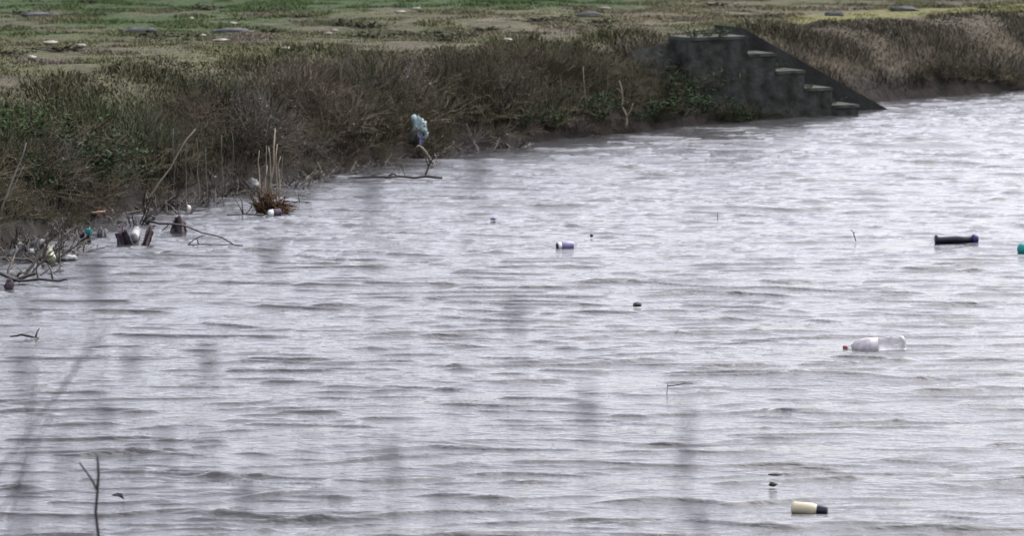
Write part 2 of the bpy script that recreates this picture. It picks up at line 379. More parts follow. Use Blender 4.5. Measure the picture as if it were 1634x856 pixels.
ok = (d > .06) & ~inst & (np.abs(x) < y * .19 + 1.6); x, y, d = x[ok], y[ok], d[ok]
cl = fbm(x * 2.4, y * 2.0, 70, 3); cl2 = fbm(x * .8, y * .7, 71, 3)
c = ground_color(x, y) * rng.uniform(.75, 1.6, (len(x), 1)) * rng.uniform(.93, 1.07, (len(x), 3))
onslope = d < 1.5 + .5 * (cl2 - .5)
fld = ~onslope & (rng.random(len(x)) < .55 + .45 * sstep(.4, .6, cl))
blades('field_grass', x[fld], y[fld], (.018 + .042 * sstep(.36, .74, cl[fld])) * rng.uniform(.5, 1.2, fld.sum()), rng.uniform(.004, .012, fld.sum()) * np.where(y[fld] > 46, 2.2, 1), rng.uniform(.4, 1.7, fld.sum()), c[fld] * 1.45,
       'short patchy green and tan grass on the flat above the bank')
sl = onslope
hs_ = (.085 + .22 * sstep(.35, .7, cl[sl])) * rng.uniform(.5, 1.3, sl.sum()); hs_ *= np.where(x[sl] > 2.9, .6, 1) * (1 - .6 * sstep(.6, 1.15, d[sl])) * sstep(0, .3, d[sl] + .1)
blades('dry_grass', x[sl], y[sl], hs_, rng.uniform(.004, .009, sl.sum()) * (1 + .9 * sstep(.7, 1.2, d[sl])), rng.uniform(.2, 1.2, sl.sum()), c[sl] * 1.05,
       'dead brown grass covering the slope of the far bank')

# ------------------------------------------------------------------ concrete steps
root = empty('concrete_steps', (STAIR_B[0], STAIR_B[1], 0), math.atan2(SU[1], SU[0]))
tag(root, 'mossy grey concrete steps running down the far bank into the water', 'steps')
treads = [(-.67, .10), (-.97, .27), (-1.28, .44), (-1.58, .61), (-2.2, .775)]      # left end, height, in the steps' own axes
prev = -.38; prof = [(-.38, -.5)]
for uu, zz in treads:
    q = MB(); q.prism([(uu + .003, .06, -.5), (prev, .06, -.5), (prev - .012, .06, zz - .03), (uu + .003, .06, zz - .03)], (0, .34, 0)); s_ = q.build('step', M['conc'], root, False)
    q = MB(); q.prism([(uu + .002, -.012, zz - .028), (prev + .006, -.012, zz - .028), (prev + .004, -.012, zz - .002), (prev - .006, -.012, zz), (uu + .002, -.012, zz)], (0, .41, 0)); q.build('tread', M['conc_light'], s_, False)
    prof += [(prev, zz - .03), (uu, zz - .03)]; prev = uu
prof += [(-2.2, -.5)]
q = MB(); q.prism([(a_, 0, b_) for a_, b_ in prof], (0, .057, 0)); q.build('flank_wall', M['conc'], root, False)
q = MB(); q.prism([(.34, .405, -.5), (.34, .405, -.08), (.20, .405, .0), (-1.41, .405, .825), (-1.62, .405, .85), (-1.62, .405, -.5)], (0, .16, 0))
q.build('side_wall', M['conc_shaded'], root, False)
q = MB()                                                                              # sloping apron against the bank
nu, nv = 14, 10
for j in range(nv):
    for i in range(nu):
        tt = i / (nu - 1); vv = j / (nv - 1); e = rnd.uniform(-.012, .012)
        q.v.append((-2.205 - .45 * tt + .1 * (1 - vv) * tt, -.10 + .42 * vv + .06 * tt + e, -.15 + (.88 - .10 * tt) * vv ** .8 + e))
for j in range(nv - 1):
    for i in range(nu - 1):
        x0 = j * nu + i; q.f.append((x0, x0 + nu, x0 + nu + 1, x0 + 1))
q.build('apron', M['conc'], root)

# ------------------------------------------------------------------ bushes on the far bank
def twig_bush(seed, n, h, spread, m, droop=.25, r=.0042):
    q = MB(); r2 = random.Random(seed)
    for k in range(n):
        a = r2.uniform(0, 6.283); e = r2.uniform(.25, 1.45); L = h * r2.uniform(.55, 1.15)
        p = np.array([math.cos(a) * spread * .35 * r2.random(), math.sin(a) * spread * .35 * r2.random(), -.04])
        dr = np.array([math.cos(a) * math.cos(e), math.sin(a) * math.cos(e), math.sin(e)]); pts = [p]
        for s_ in range(4):
            dr = dr + np.array([r2.gauss(0, .16), r2.gauss(0, .16), -droop * .35 + r2.gauss(0, .08)]); dr /= np.linalg.norm(dr); pts.append(pts[-1] + dr * L / 4)
        rr = r * r2.uniform(.6, 1.3) * (1.9 if r2.random() < .12 else 1); q.tube(pts, [rr, rr * .9, rr * .75, rr * .55, rr * .3], 3, False)
        for b_ in range(3):
            i = r2.randint(1, 3); d2 = (pts[i + 1] - pts[i]); d2 = d2 / np.linalg.norm(d2) + np.array([r2.gauss(0, .6), r2.gauss(0, .6), r2.gauss(.1, .4)]); d2 /= np.linalg.norm(d2)
            l2 = L * r2.uniform(.18, .4); m1 = pts[i] + d2 * l2 * .5 + np.array([r2.gauss(0, .015), r2.gauss(0, .015), r2.gauss(0, .01)])
            q.tube([pts[i], m1, pts[i] + d2 * l2], [rr * .6, rr * .5, rr * .3], 3, False)
        for b_ in range(2):
            i = r2.randint(0, 3); t_ = r2.random(); c_ = pts[i] * (1 - t_) + pts[i + 1] * t_ + np.array([r2.gauss(0, .008), r2.gauss(0, .008), 0])
            q.leafquad(c_, np.array([r2.gauss(0, 1), r2.gauss(0, 1), r2.gauss(-.3, .6)]), np.array([r2.gauss(0, .5), r2.gauss(0, .5), 1]), r2.uniform(.02, .045), r2.uniform(.008, .018))
    return q
def leaf_bush(seed, n, h, spread, L=.036):
    q = MB(); r2 = random.Random(seed); ns = max(8, n // 14)
    for k in range(ns):
        a = r2.uniform(0, 6.283); e = r2.uniform(.35, 1.5); Ls = h * r2.uniform(.6, 1.15) / max(.55, math.sin(e)) * .9
        dr = np.array([math.cos(a) * math.cos(e) * spread / h, math.sin(a) * math.cos(e) * spread / h, math.sin(e)]); p0 = np.array([math.cos(a), math.sin(a), 0]) * spread * .3 * r2.random()
        pts = [p0, p0 + dr * Ls * .5, p0 + dr * Ls * .95 - np.array([0, 0, .08 * Ls])]
        q.tube(pts, [.003, .0025, .0015], 3, False)
        for j in range(n // ns):
            t = r2.uniform(.15, 1); c_ = pts[0] * (1 - t) + pts[2] * t + np.array([0, 0, .04 * Ls * t * (1 - t) * 4])
            b_ = r2.uniform(0, 6.283); dd = np.array([math.cos(b_), math.sin(b_), r2.gauss(.15, .45)])
            q.leafquad(c_, dd, np.array([r2.gauss(0, .4), r2.gauss(0, .4), 1]), L * r2.uniform(.6, 1.4), L * .5 * r2.uniform(.6, 1.3))
    return q
protos = []
for k in range(7):
    mm = [M['twig'], M['redtwig'], M['twig'], M['redtwig'], M['greytwig'], M['twig'], M['redtwig']][k]
    o = twig_bush(100 + k, 75, .42 + .04 * (k % 3), .5, mm, .15 + .12 * (k % 4)).build('twiggy_bush', mm)
    protos.append(o)
LB = 'leafless brown twiggy bush in the tangle covering the far bank'; GB = 'leafless bushes tangled along the far bank'
spots = []
tries = 0
while len(spots) < 190 and tries < 20000:
    tries += 1
    px = rnd.uniform(-60, 1075); D = rnd.uniform(22, 38); xx = (px - CX) / F * D; dd = float(bank_d(np.array([xx]), np.array([D]))[0])
    lim = float(np.interp(px, [0, 150, 420, 520, 900, 1000], [.55, .65, .85, 1.1, 1.1, .9]))
    if .03 < dd < lim and all((xx - a) ** 2 + (D - b) ** 2 > .19 ** 2 for a, b, _ in spots):
        spots.append((xx, D, dd))
for i, (xx, D, dd) in enumerate(spots):
    px = CX + xx / D * F
    k = rnd.choice([1, 3, 6, 1, 3, 0, 4]) if 300 < px < 560 else rnd.choice([0, 2, 5, 0, 2, 4, 3])
    o = protos[k] if not protos[k].get('label') else protos[k].copy()
    if protos[k].get('label'): col.objects.link(o)
    s_ = rnd.uniform(.6, 1.0) * (1.0 if .25 < dd < .75 else .72) * (.75 if px > 880 else 1) * (.85 if px < 350 else 1)
    o.location = (xx, D, gz(xx, D) - .01); o.rotation_euler = (0, 0, rnd.uniform(0, 6.28)); o.scale = (s_, s_, s_ * rnd.uniform(.8, 1.1))
    tag(o, LB, 'bush', GB)
for o in protos:
    if not o.get('label'): bpy.data.objects.remove(o)
tang = [twig_bush(700 + k, 15, .26, .5, None, .35, .0075).build('twig_tangle', [M['greytwig'], M['bark_dark']][k]) for k in range(2)]; used = [0, 0]
for i, px in enumerate([120, 150, 180, 215, 245, 262, 290, 310, 330, 350, 368, 395, 415, 452, 470, 490, 505, 530, 560, 590, 615, 650, 700, 735, 770, 820, 60, 20, 80, 5, 40, 100, 15, 52, 75, 96, 28]):
    wl_ = np.interp(px, [0, 140, 300, 480, 650, 850], [398, 355, 322, 286, 253, 228]); q_ = W(px, wl_ + rnd.uniform(0, 20 if px < 480 else 5) + (26 if i > 31 else 0)); k = i % 2; o = tang[k]
    if used[k]: o = o.copy(); col.objects.link(o)
    used[k] = 1; s_ = rnd.uniform(.6, 1.1); o.location = (q_[0], q_[1], .0); o.scale = (s_, s_, s_ * (1 if px < 480 else .7)); o.rotation_euler = (0, 0, rnd.uniform(0, 6))
    tag(o, 'matted tangle of dead twigs washed up along the waterline', 'driftwood', 'twig tangles along the waterline')
o = twig_bush(801, 60, .34, .35, M['twig'], .3).build('twiggy_bush', M['twig']); q_ = W(668, 251); o.location = (q_[0], q_[1], 0); tag(o, 'small brown bush growing at the waterline just under the teal bag', 'bush')
for i, (px, py, s_) in enumerate([(1120, 195, .6), (1150, 193, .5), (1178, 191, .55), (1212, 189, .4), (1250, 187, .35), (1100, 150, .6), (1085, 100, .55), (1120, 75, .4)]):
    q_ = W(px, py) if py > 180 else onland(px, py); o = protos[[0, 2, 5][i % 3]].copy(); col.objects.link(o); o.location = (q_[0], q_[1], q_[2]); o.scale = (s_,) * 3; o.rotation_euler = (0, 0, i * 1.3)
    tag(o, 'small brown scrub bush growing against the concrete steps', 'bush', 'scrub growing against the steps')
# low dark bushes at the water's edge right of the steps
lp = twig_bush(300, 60, .26, .4, M['twig'], .3).build('low_bush', M['twig']); first = True
for px in (1462, 1490, 1512, 1534, 1552, 1575, 1590, 1612, 1628, 1650):
    D = W(px, 157 - (px - 1460) * .06)[1] + .25; xx = (px - CX) / F * D
    o = lp if first else lp.copy()
    if not first: col.objects.link(o)
    first = False
    s_ = rnd.uniform(.6, 1.0); o.location = (xx, D, gz(xx, D)); o.rotation_euler = (0, 0, rnd.uniform(0, 6.28)); o.scale = (s_, s_, s_)
    tag(o, 'low dark scrubby bush at the foot of the bank right of the steps', 'bush', 'low bushes right of the steps')
# green leafy plants
lv = [leaf_bush(400 + k, 420, .30, .30).build('leafy_plant', M['leaf2'] if k == 2 else M['leaf']) for k in range(3)]
used = [0, 0, 0]
for px, py, k, s_ in [(1078, 150, 0, 1.1), (1105, 112, 1, 1.0), (1125, 175, 0, .9), (1150, 190, 1, .7), (1085, 185, 1, 1.1), (1065, 115, 0, .9), (1170, 193, 0, .9), (1200, 191, 1, .7), (1130, 150, 0, .9), (920, 178, 0, 1.0), (880, 205, 1, .9), (950, 190, 0, .9), (835, 200, 1, .8), (1050, 180, 1, .9), (1020, 195, 0, .7),
                      (130, 275, 1, 1.3), (90, 260, 0, 1.3), (165, 250, 1, 1.0), (40, 300, 0, 1.1), (160, 300, 1, 1.0), (1215, 125, 1, .35), (1290, 125, 0, .42)]:
    p = onland(px, py); o = lv[k]
    if used[k]: o = o.copy(); col.objects.link(o)
    used[k] = 1; o.location = p - np.array([0, 0, .03]); o.rotation_euler = (0, 0, rnd.uniform(0, 6.28)); o.scale = (s_,) * 3
    tag(o, 'low dark green leafy plant growing among the brown scrub of the bank', 'plant', 'dark leafy plants on the far bank')
mo = leaf_bush(460, 90, .07, .09, .022).build('moss_clump', M['leaf']); first = True
for uu, vv, zz, s_ in [(-.55, .2, .10, 1), (-.84, .33, .27, .9), (-1.1, .30, .44, 1.0), (-1.45, .35, .61, .8), (-1.72, .2, .775, 1.1), (-1.95, .12, .775, 1.2), (-2.12, .05, .775, 1.3), (-1.85, .03, .775, .9), (-.9, .02, .27, .7)]:
    o = mo if first else mo.copy()
    if not first: col.objects.link(o)
    first = False; q_ = STAIR_B + SU * uu + SV * vv; o.location = (q_[0], q_[1], zz); o.scale = (s_,) * 3; o.rotation_euler = (0, 0, uu * 9)
    tag(o, 'small dark weed clump growing on the concrete steps', 'weed', 'weed clumps on the steps')
for j, (px, py, s_) in enumerate([(18, 235, 1.3), (168, 232, .55)]):
    p = onland(px, py); o = lv[2]
    if j: o = o.copy(); col.objects.link(o)
    o.location = p; o.scale = (s_,) * 3; o.rotation_euler = (0, 0, j)
    tag(o, ['wide bright green leafy plant on the bank at the left edge of the picture', 'small bright green leafy plant in dark scrub left of the leaning pale stalk'][j], 'plant')

# ------------------------------------------------------------------ stalks, branches, driftwood
def poly(name, lines, D, m, label, cat, group=None, dj=.04, sides=5):
    """one plant or branch: lines of (px, py) with radii in metres; the first point of the first line is its foot"""
    b0 = P(*lines[0][0][0], D); q = MB(); dd = random.Random(int(lines[0][0][0][0] * 7 + lines[0][0][0][1]))
    for pts, r0, r1 in lines:
        P3 = []; off = 0
        for i, p in enumerate(pts):
            P3.append(P(*p, D + off) - b0); off += dd.uniform(-dj, dj)
        fine = [P3[0]]
        for a, b in zip(P3[:-1], P3[1:]):
            L = np.linalg.norm(b - a)
            fine.append((a + b) / 2 + np.array([dd.gauss(0, .035), dd.gauss(0, .035), dd.gauss(0, .03)]) * L); fine.append(b)
        q.tube(fine, list(np.linspace(r0, r1, len(fine))), sides)
    o = q.build(name, m); o.location = b0 + np.array([0, 0, .012 if m is M['bark_dark'] else 0]); tag(o, label, cat, group); return o
def DW(px, py): return W(px, py)[1]
# driftwood bough with upright forked twigs
poly('driftwood_branch', [([(555, 287), (600, 285), (640, 284), (680, 284), (706, 286)], .007, .012), ([(678, 284), (684, 268), (690, 257), (693, 246)], .009, .003), ([(684, 268), (678, 250), (672, 238)], .005, .002), ([(690, 257), (700, 252), (708, 245)], .004, .002), ([(686, 262), (683, 248), (686, 240)], .004, .002),
     ([(647, 284), (642, 270), (640, 262)], .004, .002), ([(640, 262), (632, 264)], .003, .002), ([(637, 283), (636, 272)], .003, .0015), ([(588, 285), (600, 281), (614, 279)], .006, .004), ([(620, 284), (628, 279), (634, 283)], .010, .008)], DW(680, 284), M['bark_dark'],
     'dark half-sunken driftwood bough with an upright forked twig near the bank', 'branch')
poly('pale_branch', [([(692, 262), (680, 243), (668, 232)], .014, .006), ([(686, 252), (694, 246), (697, 258)], .006, .003), ([(668, 232), (662, 238)], .006, .003)], DW(690, 268), M['pale'], 'pale peeling branch leaning above the forked driftwood bough', 'branch')
poly('pale_stick', [([(605, 254), (588, 246), (565, 239)], .011, .006)], DW(605, 262) + .3, M['pale'], 'short pale broken stick lying at the foot of the brown scrub', 'stick')
poly('fallen_branch', [([(372, 393), (340, 378), (305, 367), (270, 360), (236, 355)], .004, .008), ([(388, 395), (350, 394), (300, 394)], .004, .004), ([(300, 394), (318, 381), (330, 375)], .004, .002), ([(317, 393), (315, 381)], .005, .004), ([(270, 360), (258, 372)], .005, .003)], DW(340, 392), M['bark_dark'],
     'dark thin fallen branches lying crossed on the water by the left bank', 'branch')
poly('drift_twig', [([(498, 326), (470, 325), (445, 323)], .004, .004), ([(478, 324), (476, 312), (475, 300)], .004, .002), ([(476, 314), (488, 315), (496, 311)], .003, .002)], DW(478, 326), M['bark_dark'], 'dark twig standing in the water right of the rusty root clump', 'twig')
poly('drift_twig', [([(362, 346), (390, 345), (420, 345)], .005, .005), ([(388, 345), (380, 328), (372, 318)], .005, .002), ([(388, 345), (386, 325), (380, 312)], .005, .002), ([(392, 345), (402, 330), (410, 322)], .004, .002), ([(383, 333), (372, 330)], .003, .001)], DW(390, 346), M['bark_dark'], 'dark forked twigs rising from a floating stick left of the root clump', 'twig')
poly('drift_branch', [([(0, 440), (30, 452), (62, 449), (95, 452), (108, 449)], .010, .007), ([(20, 452), (45, 443), (60, 438)], .012, .010), ([(60, 448), (58, 432), (62, 420)], .006, .003), ([(84, 450), (82, 436), (78, 428)], .007, .005), ([(30, 452), (34, 470), (35, 490)], .003, .002)], DW(50, 453), M['bark_dark'], 'black soaked branch afloat below the litter at the left edge', 'branch')
poly('driftwood_chip', [([(16, 541), (34, 538), (44, 540)], .004, .008), ([(44, 540), (62, 543)], .007, .003), ([(57, 541), (60, 532), (63, 528)], .006, .003)], DW(40, 542), M['bark_dark'], 'small dark driftwood piece with raised tip at the left edge of the water', 'driftwood')
poly('leaning_stalk', [([(226, 336), (255, 290), (285, 243), (312, 206)], .007, .004)], DW(226, 340), M['pale'], 'long pale stalk leaning right over the water at the left bank', 'stalk')
poly('leaning_stalk', [([(0, 350), (12, 310), (28, 268), (42, 228)], .007, .004), ([(10, 318), (22, 300), (40, 262)], .004, .002)], DW(0, 398) + .1, M['greytwig'], 'grey stalk leaning right over scrub at the left edge of the picture', 'stalk')
poly('fallen_stalk', [([(178, 335), (140, 300), (100, 262), (88, 250)], .005, .003)], DW(178, 346), M['greytwig'], 'grey dead stalk lying diagonally down the left bank beside green leaves', 'stalk')
poly('pale_sapling', [([(998, 205), (1000, 185), (992, 168), (993, 148), (988, 128)], .012, .005), ([(1000, 188), (1008, 172), (1010, 165)], .006, .003), ([(993, 150), (985, 140)], .004, .002)], DW(998, 214) + .1, M['pale'], 'pale crooked sapling standing in the scrub left of the concrete steps', 'sapling')
poly('pale_stake', [([(523, 212), (524, 192)], .008, .008)], DW(523, 278) + .7, M['pale'], 'short pale upright stake in the brown scrub left of the teal bag', 'stake')
# tall dry stalks along the water's edge
for px, py, top, wd, m in [(436, 322, 205, .014, 'pale'), (424, 326, 232, .010, 'greytwig'), (414, 318, 240, .008, 'pale'), (446, 320, 250, .008, 'greytwig'), (316, 330, 220, .006, 'greytwig'), (297, 338, 228, .006, 'greytwig'), (281, 336, 205, .006, 'greytwig'), (330, 328, 235, .005, 'greytwig'), (355, 322, 215, .006, 'greytwig'), (372, 315, 208, .005, 'greytwig'),
                           (520, 262, 160, .005, 'greytwig'), (560, 262, 150, .005, 'greytwig'), (480, 275, 165, .005, 'greytwig'), (610, 240, 130, .005, 'greytwig'), (895, 205, 120, .006, 'greytwig'), (935, 190, 105, .006, 'pale'), (965, 190, 118, .006, 'greytwig'), (1012, 190, 95, .005, 'greytwig'), (840, 205, 128, .005, 'greytwig'), (1093, 213, 190, .004, 'bark_dark'), (842, 238, 229, .008, 'bark_dark'), (1022, 214, 203, .006, 'bark_dark')]:
    rooted = m == 'pale' and px in (436,)
    D = DW(px, max(py, 215 if px < 1000 else 200)) if m != 'bark_dark' else DW(px, py)
    j = rnd.uniform(-6, 6)
    lab, cat, grp = ('thin dry upright stalk rising from the scrub along the water edge', 'stalk', 'dry stalks along the water edge')
    if rooted: lab, cat, grp = ('thickest tan reed bunch standing above the rusty root clump', 'reed', None)
    if m == 'bark_dark': lab, cat, grp = {1093: 'thin dark twig standing in water left of the concrete steps', 842: 'tiny dark snag poking from the water below the middle of the bank', 1022: 'small dark snag at the waterline below the pale crooked sapling'}[px], 'snag', None
    lines = [([(px, py), (px + j * .4, (py + top) / 2), (px + j, top)], wd * .62, wd * .35)]
    if rooted: lines += [([(px + a, py - 4), (px + a * .8, (py + top) / 2), (px + a * 1.3, top + abs(a) * 5)], .006, .003) for a in (-12, -6, 5, 9)]
    poly('dry_stalk', lines, D, M[m], lab, cat, grp, sides=4)
# rusty root clump
p = W(437, 337); q = MB(); r2 = random.Random(5)
for k in range(150):
    a = r2.uniform(0, 6.28); rr = r2.uniform(0, .085); L = r2.uniform(.05, .19) * (1.5 if math.cos(a) < 0 else .8); b0 = np.array([math.cos(a) * rr * 1.2 - .02, math.sin(a) * rr, r2.uniform(-.05, .02)])
    mid = b0 + np.array([math.cos(a) * .03 + r2.gauss(0, .03), r2.gauss(0, .03), L * .5]); q.tube([b0, mid, mid + np.array([math.cos(a) * .03 + r2.gauss(.01, .05), r2.gauss(0, .04), L * .4 * r2.uniform(-.8, .8)])], [.006, .005, .002], 4)
o = q.build('root_clump', M['root']); o.location = p; tag(o, 'rusty brown fibrous root clump at the foot of the tan reeds', 'roots')
# ------------------------------------------------------------------ litter at the water's edge
def lump(name, px, py, size, m, label, cat, seed, z=None, rough=.4, rz=0, land=False, rx=0, group=None):
    p = onland(px, py) if land else W(px, py); q = MB()
    if name in ('rag', 'crumpled_film', 'cardboard_scrap') or 'sheet' in label:
        q.drape(size[0] * 2.2, size[2] * 2.1, seed, .28 if size[2] > size[0] else .15, [-.25, .3, .1][seed % 3], .3 * size[1] / size[0]); z = .0
    else: q.blob(size, seed, rough)
    o = q.build(name, M[m]); o.location = (p[0], p[1], p[2] + (0 if land else wz(p[0], p[1])) + (size[2] * .55 if z is None else z)); o.rotation_euler = (rx, 0, rz); tag(o, label, cat, group); return o
# teal bag caught in the scrub, held up by twigs
p = P(667, 212, DW(667, 252) + .1); q = MB(); q.blob((.062, .045, .088), 21, .75, 16, 24); bag = q.build('plastic_bag', M['bagteal']); bag.location = p + np.array([.01, 0, .03]); tag(bag, 'pale teal plastic bag snagged in the brown scrub above the driftwood', 'bag')
q = MB(); q.drape(.17, .13, 22, .35, .1, .2, nu=20, nv=12); o = q.build('bag_fold', M['bagblue'], bag); o.location = (-.03, -.03, -.12)
q = MB(); r2 = random.Random(8)
for k in range(5):
    q.tube([np.array([r2.gauss(0, .05), r2.gauss(0, .03), -.30]), np.array([r2.gauss(0, .04), r2.gauss(0, .03), -.12]), np.array([r2.gauss(0, .05), r2.gauss(0, .03), .06])], [.005, .004, .002], 4)
o = q.build('bare_shoot', M['redtwig']); o.location = p + np.array([0, .03, -.05]); tag(o, 'bare shoots holding up the teal plastic bag', 'bush')
lump('plastic_bag', 402, 302, (.062, .05, .05), 'baggrey', 'rounded grey white plastic bag left of the tan reeds', 'bag', 31)
lump('plastic_bag', 30, 414, (.10, .07, .05), 'baggrey', 'crumpled pale plastic sheet at the left edge among dark twigs', 'plastic sheet', 32, rough=.6)
lump('plastic_bag', 106, 415, (.065, .05, .022), 'baggrey', 'flat grey plastic bag afloat right of the yellowish bottle', 'bag', 33)
lump('crumpled_film', 60, 402, (.09, .06, .04), 'baggrey', 'thin strip of pale film behind the yellowish bottle', 'film', 34, rough=.7)
lump('crumpled_film', 160, 378, (.04, .03, .03), 'baggrey', 'small pale knot of film between the dark rag and purple rag', 'film', 35)
lump('rag', 200, 390, (.05, .05, .05), 'purple', 'dark purple rag heaped on the water beside the grey bottle', 'rag', 36, rough=.6)
lump('rag', 231, 390, (.024, .022, .065), 'pinkrag', 'narrow upright pinkish rag right of the grey bottle', 'rag', 37, rough=.5)
lump('rag', 284, 371, (.055, .05, .058), 'pinkrag', 'dusky pink rag draped on fallen branches at the left bank', 'rag', 38, rough=.7)
lump('rag', 138, 388, (.035, .03, .035), 'navy', 'small black bundle with a teal scrap at the left bank', 'bundle', 39, rough=.6)
lump('plastic_scrap', 142, 382, (.018, .016, .022), 'teal', 'tiny teal plastic scrap on the small black bundle', 'scrap', 40, z=.05)
lump('plastic_scrap', 300, 338, (.018, .016, .022), 'white', 'tiny white plastic scrap among the stalks above the pink rag', 'scrap', 41, z=.03)
lump('plastic_scrap', 15, 462, (.028, .02, .03), 'purple', 'small purple scrap hanging below the black soaked branch', 'scrap', 42)
lump('cardboard_scrap', 150, 345, (.07, .05, .035), 'orange', 'rust orange cardboard scrap on mud at the left bank', 'cardboard', 43, rough=.5, land=True)
lump('rag', 715, 238, (.11, .06, .05), 'greytwig', 'brownish grey rag heap at the waterline right of the driftwood', 'rag', 44, rough=.6, rz=.4)
lump('plastic_scrap', 955, 152, (.05, .03, .02), 'litter', 'whitish strip of plastic in the scrub left of the pale sapling', 'scrap', 45, land=True)
lump('plastic_scrap', 1016, 104, (.025, .02, .02), 'litter', 'small white scrap at the top of the bank above the sapling', 'scrap', 46, land=True)
poly('pale_stick', [([(98, 343), (130, 341), (168, 338)], .006, .010)], onland(130, 343)[1], M['pale'], 'pale bleached stick lying beside the orange cardboard scrap', 'stick')
def bottle(name, pxa, pya, pxb, pyb, parts, label, cat, dz=0, tilt=0, D=None):
    """lies from a to b (pixels on the water); parts: (name, profile as fraction of length and radius in m, material)"""
    a, b = W(pxa, pya), W(pxb, pyb)
    v = b - a; L = np.linalg.norm(v); r = empty(name, (a[0], a[1], wz(*((a + b) / 2)[:2]) + dz), math.atan2(v[1], v[0]), ry=-tilt)
    tag(r, label, cat)
    for nm, prof, m, sq in parts:
        q = MB(); q.lathe([(t * L, rr) for t, rr in prof], 20, sq); q.build(nm, M[m], r)
    return r
# bottles in the shore litter
bottle('plastic_bottle', 73, 398, 83, 424, [('body', [(.18, .012), (.25, .022), (.35, .030), (.9, .031), (.98, .026)], 'greenbottle', 1), ('cap', [(.0, .012), (.17, .012)], 'white', 1)], 'yellowish green bottle standing askew in the litter at the left edge', 'bottle', dz=.03)
bottle('plastic_bottle', 214, 388, 219, 372, [('body', [(.0, .026), (.05, .030), (.7, .030), (.9, .015), (.99, .012)], 'baggrey', 1)], 'grey plastic bottle between the purple rag and upright pinkish rag', 'bottle', dz=.03)
bottle('plastic_bottle', 428, 343, 448, 342, [('body', [(.35, .027), (.4, .030), (.95, .030), (1, .024)], 'purple', 1), ('cap', [(.0, .014), (.05, .022), (.34, .027)], 'white', 1)], 'white bottle with purple label below the rusty root clump', 'bottle', dz=.02)
# ------------------------------------------------------------------ things afloat in mid river
bottle('floating_bottle', 1346, 555, 1446, 556, [('body', [(.075, .013), (.10, .014), (.16, .030), (.26, .046), (.40, .050), (.62, .047), (.66, .050), (.92, .053), (.97, .047), (1.0, .030)], 'clear', 1), ('cap', [(-.01, .016), (.06, .018), (.07, .015)], 'redcap', 1), ('label', [(.17, .033), (.26, .0475), (.40, .0515), (.56, .0500)], 'label', 1)],
       'clear plastic bottle with a red cap afloat on its side', 'bottle', dz=-.006, tilt=R(4.5))
bottle('floating_container', 1492, 389, 1560, 388, [('body', [(0, .026), (.01, .031), (.06, .031), (.08, .027), (.5, .0265), (.86, .027)], 'navy', 1.0), ('end_band', [(.862, .027), (.89, .032), (.985, .032), (1, .028)], 'indigo', 1.0)], 'dark navy cylindrical container floating near the right edge', 'container', dz=.022)
bottle('floating_bottle', 1624, 405, 1676, 404, [('body', [(.0, .018), (.04, .036), (.12, .042), (.7, .042), (.85, .018), (.9, .016)], 'teal', 1), ('cap', [(.901, .018), (1, .018)], 'white', 1)], 'bright teal plastic bottle cut off by the right edge', 'bottle', dz=.018)
bottle('floating_bottle', 1263, 816, 1321, 818, [('body', [(.0, .020), (.04, .027), (.1, .0285), (.55, .0285), (.66, .024), (.70, .021)], 'cream', .9), ('cap', [(.70, .021), (.72, .0225), (.97, .0225), (1, .02)], 'navy', .9)], 'cream bottle with a dark cap floating near the bottom', 'bottle', dz=.016, tilt=R(-3))
bottle('drink_can', 888, 397, 915, 396, [('body', [(.27, .022), (.30, .024), (.9, .024), (1, .018)], 'lilac', 1), ('end_band', [(.07, .021), (.1, .023), (.265, .023)], 'white', 1), ('lid', [(0, .018), (.065, .021)], 'navy', 1)], 'small lilac drink can with a white end floating mid river', 'can', dz=.012)
lump('wood_chip', 1017, 490, (.026, .02, .012), 'bark_dark', 'small black wood chip afloat in the middle of the river', 'wood chip', 51, z=.012)
lump('wood_chip', 1237, 766, (.030, .012, .006), 'bark_dark', 'thin dark wood sliver afloat above the cream bottle', 'wood chip', 52, z=.012)
lump('wood_chip', 1233, 782, (.018, .012, .009), 'bark_dark', 'knotty dark wood chip just above left of the cream bottle', 'wood chip', 53, z=.012)
lump('plastic_scrap', 787, 353, (.020, .014, .010), 'lilac', 'tiny pale lilac scrap afloat left of the drink can', 'scrap', 54, z=.012)
lump('foam_scrap', 944, 379, (.012, .012, .010), 'bark_dark', 'tiny dark speck afloat just above the drink can', 'debris', 55, z=.010)
poly('drift_twig', [([(1366, 388), (1362, 376), (1358, 370)], .004, .002), ([(1362, 376), (1366, 372)], .003, .001)], DW(1366, 388), M['bark_dark'], 'thin twig poking out of the water left of the navy container', 'twig')
poly('drift_twig', [([(1064, 634), (1065, 620), (1066, 616)], .002, .001), ([(1065, 620), (1085, 618), (1106, 617)], .003, .002)], DW(1064, 634), M['bark_dark'], 'slender bent twig breaking the surface in mid river', 'twig')
poly('drift_twig', [([(1145, 350), (1145, 338)], .003, .002)], DW(1145, 350), M['greytwig'], 'tiny upright twig in the water right of the drink can', 'twig')
p = W(190, 804); q = MB()
q.v = [(-.03, 0, .012), (-.012, .010, .020), (.012, .008, .016), (.022, 0, -.008), (.012, -.012, .010), (-.012, -.010, .014), (-.03, 0, .010), (-.012, .010, .016), (.012, .008, .012), (.020, 0, -.010), (.012, -.012, .006), (-.012, -.010, .010)]
q.f = [(0, 1, 2, 3, 4, 5), (11, 10, 9, 8, 7, 6)] + [(k, 6 + k, 6 + (k + 1) % 6, (k + 1) % 6) for k in range(6)]
o = q.build('dead_leaf', M['deadleaf']); o.location = (p[0], p[1], wz(p[0], p[1]) + .018); tag(o, 'curled dark dead leaf afloat beside the forked twig at bottom left', 'leaf')

